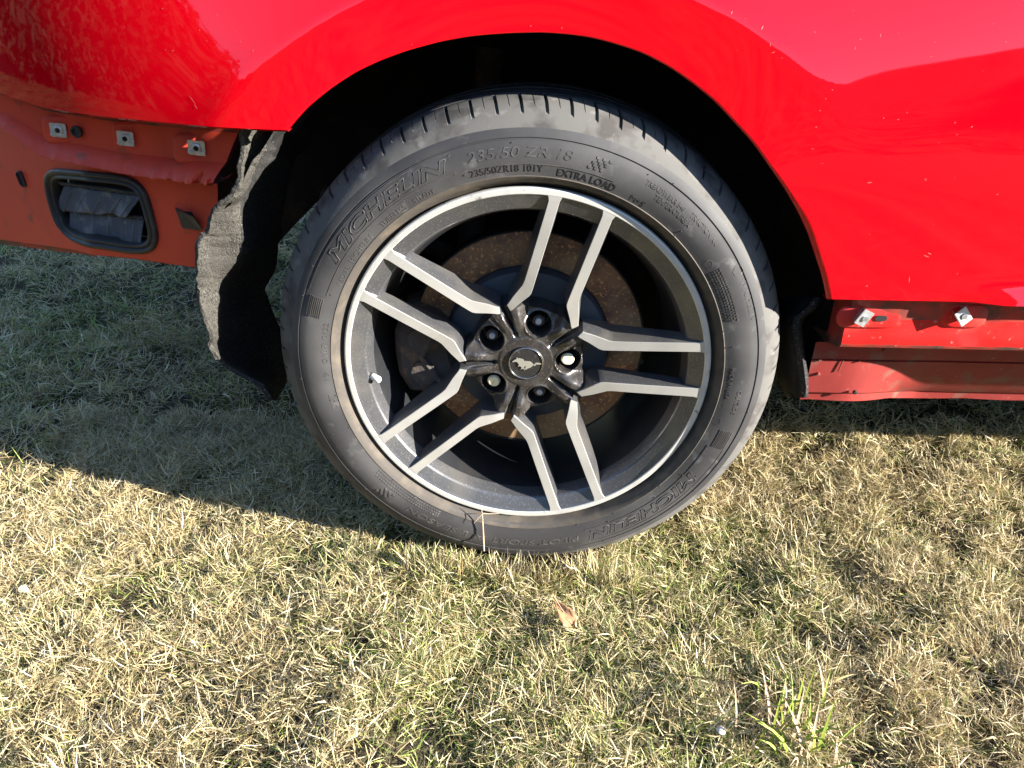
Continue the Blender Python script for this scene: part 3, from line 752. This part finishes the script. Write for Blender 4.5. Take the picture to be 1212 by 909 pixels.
lettering("TREADWEAR 540", .2890, .0062, 61.6, 50.2); lettering("TRACTION AA", .2905, .0062, 48.4, 38.6); lettering("TEMPERATURE A", .2800, .0062, 58.0, 46.6)
lettering("TUBELESS", .2640, .0062, 131.6, 123.0); lettering("STEADY", .2640, .0058, 120.4, 114.3); lettering("MICHELIN", .2640, .0064, 145.0, 135.5); lettering("RADIAL", .2640, .0062, 152.6, 146.6)
lettering("0122", .2655, .0068, 170.0, 165.0); lettering("0187", .2655, .0068, 177.6, 171.6); lettering("19", .2655, .0068, 183.2, 180.6); lettering("DOT", .2660, .0068, 192.5, 188.0)
lettering("PILOT SPORT ALL SEASON", .2815, .0095, -73.0, -127.0, shear=.15)
lettering("MICHELIN", .2965, .0080, 26.8, 16.5, outline=True, rise=.0004)
lettering("OUTSIDE", .2830, .0055, -3.2, -10.5); lettering("MADE IN U.S.A", .2690, .0052, 3.6, -6.5)

mk = MB()
def arc_bar(r0, r1, a0, a1, h=.0006, n=None):
    n = n or max(1, int(abs(a1-a0)/1.2)); rows_ = []
    for k in range(n+1):
        a = a0+(a1-a0)*k/n
        rows_.append([wl(r0, a, tyre_w(r0)-.0004), wl(r0, a, tyre_w(r0)+h), wl(r1, a, tyre_w(r1)+h), wl(r1, a, tyre_w(r1)-.0004)])
    b = mk.grid(rows_); mk.face((b, b+1, b+2, b+3)); e = b+n*4; mk.face((e+3, e+2, e+1, e))
# frames round the big names
for a0, a1, rlo, rhi in ((157, 107.5, .2765, .3000), (-22, -70.5, .2735, .2975)):
    arc_bar(rlo, rlo+.0008, a0, a1); arc_bar(rhi, rhi+.0008, a0, a1); arc_bar(rlo, rhi, a1-.12, a1+.12)
# fluted bars next to the names
for a0, s in ((157.5, 1), (-22.5, 1)):
    for k in range(8): arc_bar(.2785+.0025*k, .2785+.0025*k+.0011, a0+6.5, a0+.8, .0008)
# chequered flags
for ca, cr in ((75.6, .2815), (-133.0, .2790)):
    for i in range(5):
        for j in range(5):
            if (i+j) % 2 == 0: arc_bar(cr+.0030*j, cr+.0030*j+.0028, ca-.75*i-.35*j, ca-.75*i-.70-.35*j, .0007, 1)
arc_bar(.2755, .2763, 108, 68.5)
arc_bar(.2755, .2990, 107.9, 107.7)
# panels of fine print
for row_ in range(5):
    a = 33.0
    while a > 18:
        l = random.uniform(.35, .8); arc_bar(.2672+.0034*row_, .2672+.0034*row_+.0018, a, a-l, .0006, 1); a -= l+.28
for row_ in range(3):
    a = -118.
    while a > -142:
        l = random.uniform(.35, .8); arc_bar(.2645+.0040*row_, .2645+.0040*row_+.0022, a, a-l, .0005, 1); a -= l+.3
a = -84.
while a > -118:
    l = random.uniform(.3, .7); arc_bar(.2548, .2566, a, a-l, .0004, 1); a -= l+.35
# little circles
for ca, cr, rad in ((30, .300, .0065), (-8.5, .2685, .0042), (-13.5, .2700, .0055), (35.4, .2740, .005)):
    for k in range(20):
        t0, t1 = k*18, (k+1)*18
        def cp(t, rr):
            r = cr+rr*math.sin(math.radians(t)); return r, ca+math.degrees(rr*math.cos(math.radians(t))/cr)
        q = [cp(t0, rad), cp(t0, rad-.0007), cp(t1, rad-.0007), cp(t1, rad)]
        b = len(mk.v); mk.v += [tuple(wl(r_, a_, tyre_w(r_)+.0005)) for r_, a_ in q]; mk.face((b, b+1, b+2, b+3))
# mould vents (tiny rubber pips) and bead ticks
for k in range(34):
    a_ = random.uniform(0, 360); r_ = random.choice([.2632, .272, .289, .3000, .3065]); p = wl(r_, a_, tyre_w(r_)); mk.tube([p, p+Vector((0, -.0012, 0))], .0007, 5)
for a_ in (150.8, 118, 89.5, -93, -127.5, 30, -25): arc_bar(.2520, .2645, a_, a_+.25, .0007, 1)
mo = mk.build('raised_marking', M_LETT, wheel); tag(mo, kind='stuff')

# ---- brake -------------------------------------------------------------------
mb = MB(); lathe(mb, [(.118, -.098), (.1185, -.0905), (.1205, -.0895), (.1640, -.0895), (.1655, -.0905), (.1655, -.118), (.12, -.118)], 120)
disc = mb.build('brake_disc', M_RUST, car, HUB, smooth=40)
mb = MB(); lathe(mb, [(.1175, -.100), (.1170, -.080), (.1140, -.0745), (.1060, -.0725), (.060, -.0715), (.0001, -.0715)], 96); mb.build('disc_hat', M_HAT, disc, smooth=40)
mb = MB(); lathe(mb, [(.1663, -.0900), (.1675, -.0895), (.1685, -.0905), (.1685, -.120)], 120); mb.build('dust_shield', M_BARREL, car, HUB, smooth=40)
# caliper straddling the disc at the rear
mb = MB(); rows = []
for a, r0, r1, h in ((158, .135, .170, .045), (163, .112, .186, .036), (172, .104, .190, .028), (182, .106, .190, .030), (192, .104, .190, .026), (202, .110, .187, .032), (207, .130, .172, .044)):
    rows.append([wl(r0, a, -.11), wl(r0, a, -h-.036), wl(r0+.008, a, -h-.028), wl((r0+r1)/2, a, -h-.024+.004*math.sin(a)), wl(r1-.010, a, -h-.028), wl(r1, a, -h-.038), wl(r1, a, -.13)])
mb.grid(rows); b = 0
for kk in (0, len(rows)-1): mb.face([kk*7+j for j in range(7)])
cal = mb.build('brake_caliper', M_CAL, car, HUB, smooth=35)
mb = MB()
for a in (172, 192): mb.tube([wl(.150, a, -.058), wl(.150, a, -.046)], .018, 20)
mb.tube([wl(.130, 160, -.05), wl(.150, 182, -.048), wl(.130, 204, -.05)], .005, 8)
mb.build('caliper_piston', M_CAL, cal, smooth=40)
# suspension arm seen in the dark of the well
mb = MB(); mb.tube([(-.33, .27, .17), (-.20, .25, .11), (.05, .24, .02)], .014, 10); mb.tube([(-.10, .20, .05), (-.06, .25, .38)], .020, 12); mb.build('suspension_arm', M_CAL, car, HUB, smooth=50)

# ------------------------------------------------------------------ the ground and its grass
def lattice(seed):
    g = np.random.default_rng(seed).random((64, 64))
    def f(x, y):
        xi = np.floor(x).astype(int); yi = np.floor(y).astype(int); fx = x-xi; fy = y-yi; fx = fx*fx*(3-2*fx); fy = fy*fy*(3-2*fy)
        a = g[xi % 64, yi % 64]; b = g[(xi+1) % 64, yi % 64]; c = g[xi % 64, (yi+1) % 64]; d = g[(xi+1) % 64, (yi+1) % 64]
        return (a*(1-fx)+b*fx)*(1-fy)+(c*(1-fx)+d*fx)*fy
    return f
n1, n2, n3, n4, n5 = (lattice(s) for s in (1, 2, 3, 4, 5))
def gz(x, y):
    x = np.asarray(x, float); y = np.asarray(y, float)
    h = .022*(n1(x*5+3, y*5+7)-.5)+.018*(n2(x*14+1, y*14+2)-.5)
    near = np.clip((np.hypot(x/.30, (y-.12)/.22)-.5)/.7, 0, 1)
    return h*near-.007
xs = np.concatenate([np.array([-600, -200, -60, -20, -8, -5]), np.arange(-3, 3.001, .04), np.array([5, 8, 20, 60, 200, 600])])
ys = np.concatenate([np.array([-600, -200, -60, -20, -8, -4, -2.2]), np.arange(-1.4, 3.001, .04), np.array([4, 6, 10, 20, 60, 200, 600])])
X, Y = np.meshgrid(xs, ys); far = np.clip((np.hypot(X, Y)-2.5)/3, 0, 1); Z = gz(X, Y)*(1-far)
mb = MB(); mb.v = [tuple(v) for v in np.stack([X.ravel(), Y.ravel(), Z.ravel()], -1)]
nx = len(xs)
for i in range(len(ys)-1):
    for j in range(nx-1): mb.face((i*nx+j, i*nx+j+1, (i+1)*nx+j+1, (i+1)*nx+j))
M_FARG = M_SOIL
gr = mb.build('ground', M_SOIL, smooth=180, fix=False); tag(gr, kind='structure')

STRAW = np.array([(.53, .43, .22), (.61, .51, .30), (.43, .335, .16), (.66, .57, .39), (.27, .195, .10), (.47, .375, .20)])
GREEN = np.array([(.15, .23, .04), (.22, .31, .05), (.11, .17, .04), (.31, .37, .08)])
def blades(n, x0, x1, y0, y1, wscale=1., lscale=1., up=False):
    x = rng.uniform(x0, x1, n); y = rng.uniform(y0, y1, n)
    thick = n3(x*9+5, y*9+5)*.40+n4(x*23, y*23)*.30+n2(x*47+3, y*47)*.30
    keep = rng.random(n) < np.clip((thick-.20)*2.8, .16, 1); x, y, thick = x[keep], y[keep], thick[keep]; n = len(x)
    keep = ~((np.hypot(x/.14, (y-.11)/.13) < 1)); x, y, thick = x[keep], y[keep], thick[keep]; n = len(x)
    pg = np.clip((n5(x*3.3+9, y*3.3+4)*.65+n2(x*11, y*11)*.35-.31)*1.5, .18, .60)
    green = rng.random(n) < pg
    L = np.where(green, rng.uniform(.018, .052, n), rng.uniform(.014, .050, n))*lscale*(.75+.5*thick)
    lean = np.where(green, rng.uniform(.45, 1.25, n), rng.uniform(.75, 1.57, n))
    curl = np.where(green, rng.uniform(.1, 1.1, n), rng.uniform(-1.1, 1.2, n))
    if up: lean = rng.uniform(.15, .9, n)
    # tufts lean together
    hd = n1(x*16+2, y*16)*12.6+rng.normal(0, 1.5, n)
    wd = rng.uniform(.0011, .0026, n)*wscale; wd = np.where(rng.random(n) < .05, wd*1.9, wd)
    zb = gz(x, y)+np.where(green, 0, rng.uniform(0, .016, n)*(.4+thick))
    roll = rng.uniform(-1.2, 1.2, n)
    dx, dy = np.cos(hd), np.sin(hd)
    ts = np.array([0, .36, .7, 1.0]); V = np.empty((n, 4, 2, 3)); px = np.zeros(n); pz = np.zeros(n); prev = 0
    for k, t in enumerate(ts):
        if k:
            ang = np.clip(lean+curl*(t-.3), 0, 2.0); st = (t-ts[k-1])*L; px = px+np.sin(ang)*st; pz = pz+np.cos(ang)*st
        w = wd*(1.0, 1.0, .75, .12)[k]
        cx = x+dx*px; cy = y+dy*px; cz = np.maximum(zb+pz, gz(cx, cy)+.0015)
        ox = -dy*np.cos(roll)*w/2; oy = dx*np.cos(roll)*w/2; oz = np.sin(roll)*w/2
        V[:, k, 0] = np.stack([cx-ox, cy-oy, cz-oz], -1); V[:, k, 1] = np.stack([cx+ox, cy+oy, cz+oz], -1)
    base = np.where(green[:, None], GREEN[rng.integers(0, len(GREEN), n)], STRAW[rng.integers(0, len(STRAW), n)])
    base = base*rng.uniform(.8, 1.15, (n, 1))
    mixg = rng.random((n, 1))*.5; base = np.where(green[:, None], base*(1-mixg*.5)+STRAW[0]*mixg*.5, base)
    C = np.repeat(base[:, None, :], 4, 1)
    tipdry = green & (rng.random(n) < .45); C[tipdry, 3] = STRAW[1]; C[tipdry, 2] = C[tipdry, 2]*.5+STRAW[1]*.5
    C = np.repeat(C[:, :, None, :], 2, 2)
    return V.reshape(-1, 3), C.reshape(-1, 3), n
parts = [blades(335000, -.95, 1.10, -.56, .42, .56, .68), blades(2600, -.19, .17, -.055, -.012, .8, 1.05, True), blades(50000, -1.35, 1.3, .36, .85, .8, .8), blades(36000, -1.7, 1.3, .78, 1.45, 1.05, .95), blades(26000, -2.4, 1.5, 1.35, 2.6, 1.5, 1.2), blades(9000, -1.45, -.93, -.35, .40, .9, .9), blades(16000, -2.6, -.9, -.9, 1.0, 1.4, 1.2), blades(12000, 1.05, 2.6, -.9, 1.0, 1.4, 1.2), blades(9000, -1.2, 1.4, -1.2, -.54, 1.4, 1.2)]
Vv = np.concatenate([p[0] for p in parts]); Cc = np.concatenate([p[1] for p in parts]); nb = sum(p[2] for p in parts)
me = bpy.data.meshes.new('grass'); me.vertices.add(len(Vv)); me.vertices.foreach_set('co', Vv.astype(np.float32).ravel())
b0 = (np.arange(nb)*8)[:, None, None]+(np.arange(3)*2)[None, :, None]+np.array([0, 1, 3, 2])[None, None, :]
idx = b0.reshape(-1).astype(np.int32); nf = nb*3
me.loops.add(nf*4); me.loops.foreach_set('vertex_index', idx); me.polygons.add(nf)
me.polygons.foreach_set('loop_start', (np.arange(nf)*4).astype(np.int32))
me.update(calc_edges=True)
at_ = me.color_attributes.new('blade', 'FLOAT_COLOR', 'POINT'); at_.data.foreach_set('color', np.concatenate([Cc, np.ones((len(Cc), 1))], 1).astype(np.float32).ravel())
gm_ = bpy.data.materials.new('grass_blade'); gm_.use_nodes = True; t = gm_.node_tree; N = t.nodes; pb = N['Principled BSDF']
ca = N.new('ShaderNodeVertexColor'); ca.layer_name = 'blade'; t.links.new(ca.outputs[0], pb.inputs['Base Color']); pb.inputs['Roughness'].default_value = .55; pb.inputs['Specular IOR Level'].default_value = .3
tr = N.new('ShaderNodeBsdfTranslucent'); t.links.new(ca.outputs[0], tr.inputs[0]); ms = N.new('ShaderNodeMixShader'); ms.inputs[0].default_value = .28
t.links.new(pb.outputs[0], ms.inputs[1]); t.links.new(tr.outputs[0], ms.inputs[2]); t.links.new(ms.outputs[0], N['Material Output'].inputs[0])
me.materials.append(gm_)
go = link('grass', me); tag(go, kind='stuff')

# ---- taller green tuft low in the view
def gpt(px, py, z=0.): 
    d = (px-606)/FPX*RGT + (454.5-py)/FPX*UPV + FWD; tt = (z-HZ-CP[2])/d[2]; q = CP+tt*d; return Vector((q[0], q[1], z))
def leaf_strip(mb, pts, w, m=0):
    rows_ = []
    for k, p in enumerate(pts):
        tdir = (pts[min(k+1, len(pts)-1)]-pts[max(k-1, 0)]).normalized(); sd = tdir.cross(Vector((0, -.6, .8))).normalized()
        ww = w*(1, 1, .85, .6, .1)[min(k, 4)]; rows_.append([p-sd*ww/2, p+Vector((0, 0, -.0006)), p+sd*ww/2])
    mb.grid(rows_, m)
M_TUFT = mat('fresh_grass', (.22, .30, .04), .5, mix=[((.42, .34, .08), 40, .5, .7)])
for cx, cy_, n_, lab in ((935, 872, 30, None),):
    root = gpt(cx, cy_, .0); mb = MB(); rr = random.Random(4)
    for k in range(n_+22):
        h = rr.uniform(.04, .105); a = rr.uniform(0, 6.28); ln = rr.uniform(.1, .75); b0_ = Vector((rr.gauss(0, .024), rr.gauss(0, .03), -.006))
        pts = [b0_+Vector((math.cos(a)*ln*h*s*s, math.sin(a)*ln*h*s*s, h*s*(1-.25*ln*s))) for s in (0, .25, .5, .75, 1)]
        leaf_strip(mb, pts, rr.uniform(.0022, .0042), 1 if rr.random() < .28 else 0)
    o = mb.build('grass_tuft', [M_TUFT, M_TWIG], None, tuple(root+Vector((0, 0, float(gz(root.x, root.y)))))); tag(o, 'tall yellow-green grass tuft standing out of the short dry lawn', 'grass tuft')
# ---- dry leaf
P = gpt(665, 727, .012); mb = MB(); prof = [(-.030, .0008), (-.020, .0012), (-.012, .0030), (-.004, .0065), (.004, .0095), (.011, .0125), (.017, .0110), (.021, .0130), (.025, .0060), (.027, .001)]
rows = [[Vector((s*w_, t_, .004*(s*s)+.0035*math.sin(t_*120)+ .0012*math.sin(s*9+t_*300)*abs(s))) for s in (-1, -.6, -.3, 0, .3, .6, 1)] for t_, w_ in prof]
mb.grid(rows); leaf = mb.build('dry_leaf', M_LEAF, None, (P.x, P.y, .040), smooth=60); lz = float(gz(P.x, P.y))+.031
_n = (Vector(CP)+Vector((0, 0, HZ))-Vector((P.x, P.y, lz))).normalized().lerp(Vector((.25, .1, 1)), .35).normalized(); _y = Vector(RGT*.42-UPV*.9); _y = (_y-_n*_y.dot(_n)).normalized(); _x = _y.cross(_n)
leaf.matrix_world = Matrix(((_x.x, _y.x, _n.x, P.x), (_x.y, _y.y, _n.y, P.y), (_x.z, _y.z, _n.z, lz), (0, 0, 0, 1)))
md = leaf.modifiers.new('t', 'SOLIDIFY'); md.thickness = .0005
tag(leaf, 'curled tan dry leaf lying on the lit grass below the tyre', 'leaf')
mb = MB(); mb.tube([(0, -.030, .003), (0, -.008, .0015), (0, .020, .003)], [.0007, .0006, .0003], 6); mb.build('midrib', M_TWIG, leaf)
# pale dry leaf at the picture's edge of the lawn
P = gpt(33, 703, .012); o = link('dry_leaf', leaf.data.copy(), None, (P.x, P.y, .018)); o.data.materials.clear(); o.data.materials.append(M_BLEACH); o.scale = (.5, .45, .6); o.rotation_euler = (.2, -.3, 1.3)
tag(o, 'small bleached leaf in the lit grass at the far left', 'leaf')
# pale pebble
P = gpt(853, 866, .01); bm = bmesh.new(); bmesh.ops.create_icosphere(bm, subdivisions=3, radius=.0055)
for v in bm.verts: v.co *= 1+.28*mnoise.noise(v.co*190); v.co.z *= .75
me = bpy.data.meshes.new('pebble'); bm.to_mesh(me); bm.free(); me.materials.append(M_STONE); me.polygons.foreach_set('use_smooth', [True]*len(me.polygons))
o = link('pebble', me, None, (P.x, P.y, .012)); tag(o, 'small white pebble caught in the grass beside the tall tuft', 'pebble')
# straw stem leaning on the tyre
mb = MB(); p = [at(573, 652, -.024), at(572, 630, -.017), at(571, 612, -.014), at(570, 601, -.013)]
mb.tube(p, [.0011, .0010, .0008, .0004], 6); q = at(571, 608, -.0155)
mb.tube([q, at(591, 608, -.014)], [.0007, .0003], 6); mb.tube([q, at(561, 619, -.017)], [.0007, .0003], 6)
o = mb.build('straw_stem', M_TWIG, None, HUB); tag(o, 'forked dry straw stem leaning against the bottom of the tyre', 'straw')

# ------------------------------------------------------------------ wooded hill and trees behind the photographer (seen only as reflections)
M_HILL = mat('wooded_hill', (.035, .040, .018), .95, spec=.1, mix=[((.065, .055, .025), .25, .40, .7)], bump=[(1.5, 1., .5)])
mb = MB(); rows = []
for i in range(9):
    t = i/8; rw = []
    for k in range(181):
        az = math.radians(170+190*k/180); d = 7.5+56*t
        h = (17.2+.5*math.sin(k*.13)+.25*mnoise.noise(Vector((k*.35, 1, 0)))+.18*mnoise.noise(Vector((k*1.7, 5, 0))))*t**1.25*(1 if t > .02 else 0)
        rw.append(Vector((d*math.cos(az), d*math.sin(az), h-.3)))
    rows.append(rw)
mb.grid(rows); hl = mb.build('hill', M_HILL, smooth=180); tag(hl, kind='structure')
def wood():
    mb = MB(); r2 = random.Random(3)
    spots = [(math.radians(az), d, h) for az, d, h in ((203, 15, 7.), (211, 17, 8.6), (219, 20, 7.0), (195, 14, 6.4), (187, 14, 6.5), (228, 26, 7.5))]
    for az, d, h in spots:
        c = Vector((d*math.cos(az), d*math.sin(az), 0))
        mb.tube([c, c+Vector((.1, 0, h*.5)), c+Vector((0, .2, h*.8))], [.22, .15, .05], 6, 1, False)
        bmc = bmesh.new(); bmesh.ops.create_icosphere(bmc, subdivisions=3, radius=1.); b0 = len(mb.v)
        for v in bmc.verts:
            q = v.co*(.74+.22*mnoise.noise(v.co*2.2+Vector((az*9, 0, 0)))); mb.v.append((c.x+q.x*h*.36, c.y+q.y*h*.36, h*.58+q.z*h*.42))
        for f_ in bmc.faces: mb.face([b0+v.index for v in f_.verts], 0)
        bmc.free()
        for k in range(6000):
            u = Vector((r2.gauss(0, 1), r2.gauss(0, 1), r2.gauss(0, 1))).normalized()*r2.random()**.4
            u *= 1+.35*mnoise.noise(u*2.2+Vector((az*9, 0, 0)))
            p = c+Vector((u.x*h*.36, u.y*h*.36, h*.58+u.z*h*.42)); s = r2.uniform(.14, .27)
            a = Vector((r2.gauss(0, 1), r2.gauss(0, 1), r2.gauss(0, 1))).normalized()*s; b = a.orthogonal().normalized()*s*.6
            i = len(mb.v); mb.v += [tuple(p-a), tuple(p+b), tuple(p+a), tuple(p-b)]; mb.face((i, i+1, i+2, i+3), 0)
    o = mb.build('woodland', [M_TREELEAF, M_BARK], fix=False); tag(o, kind='stuff')
wood()
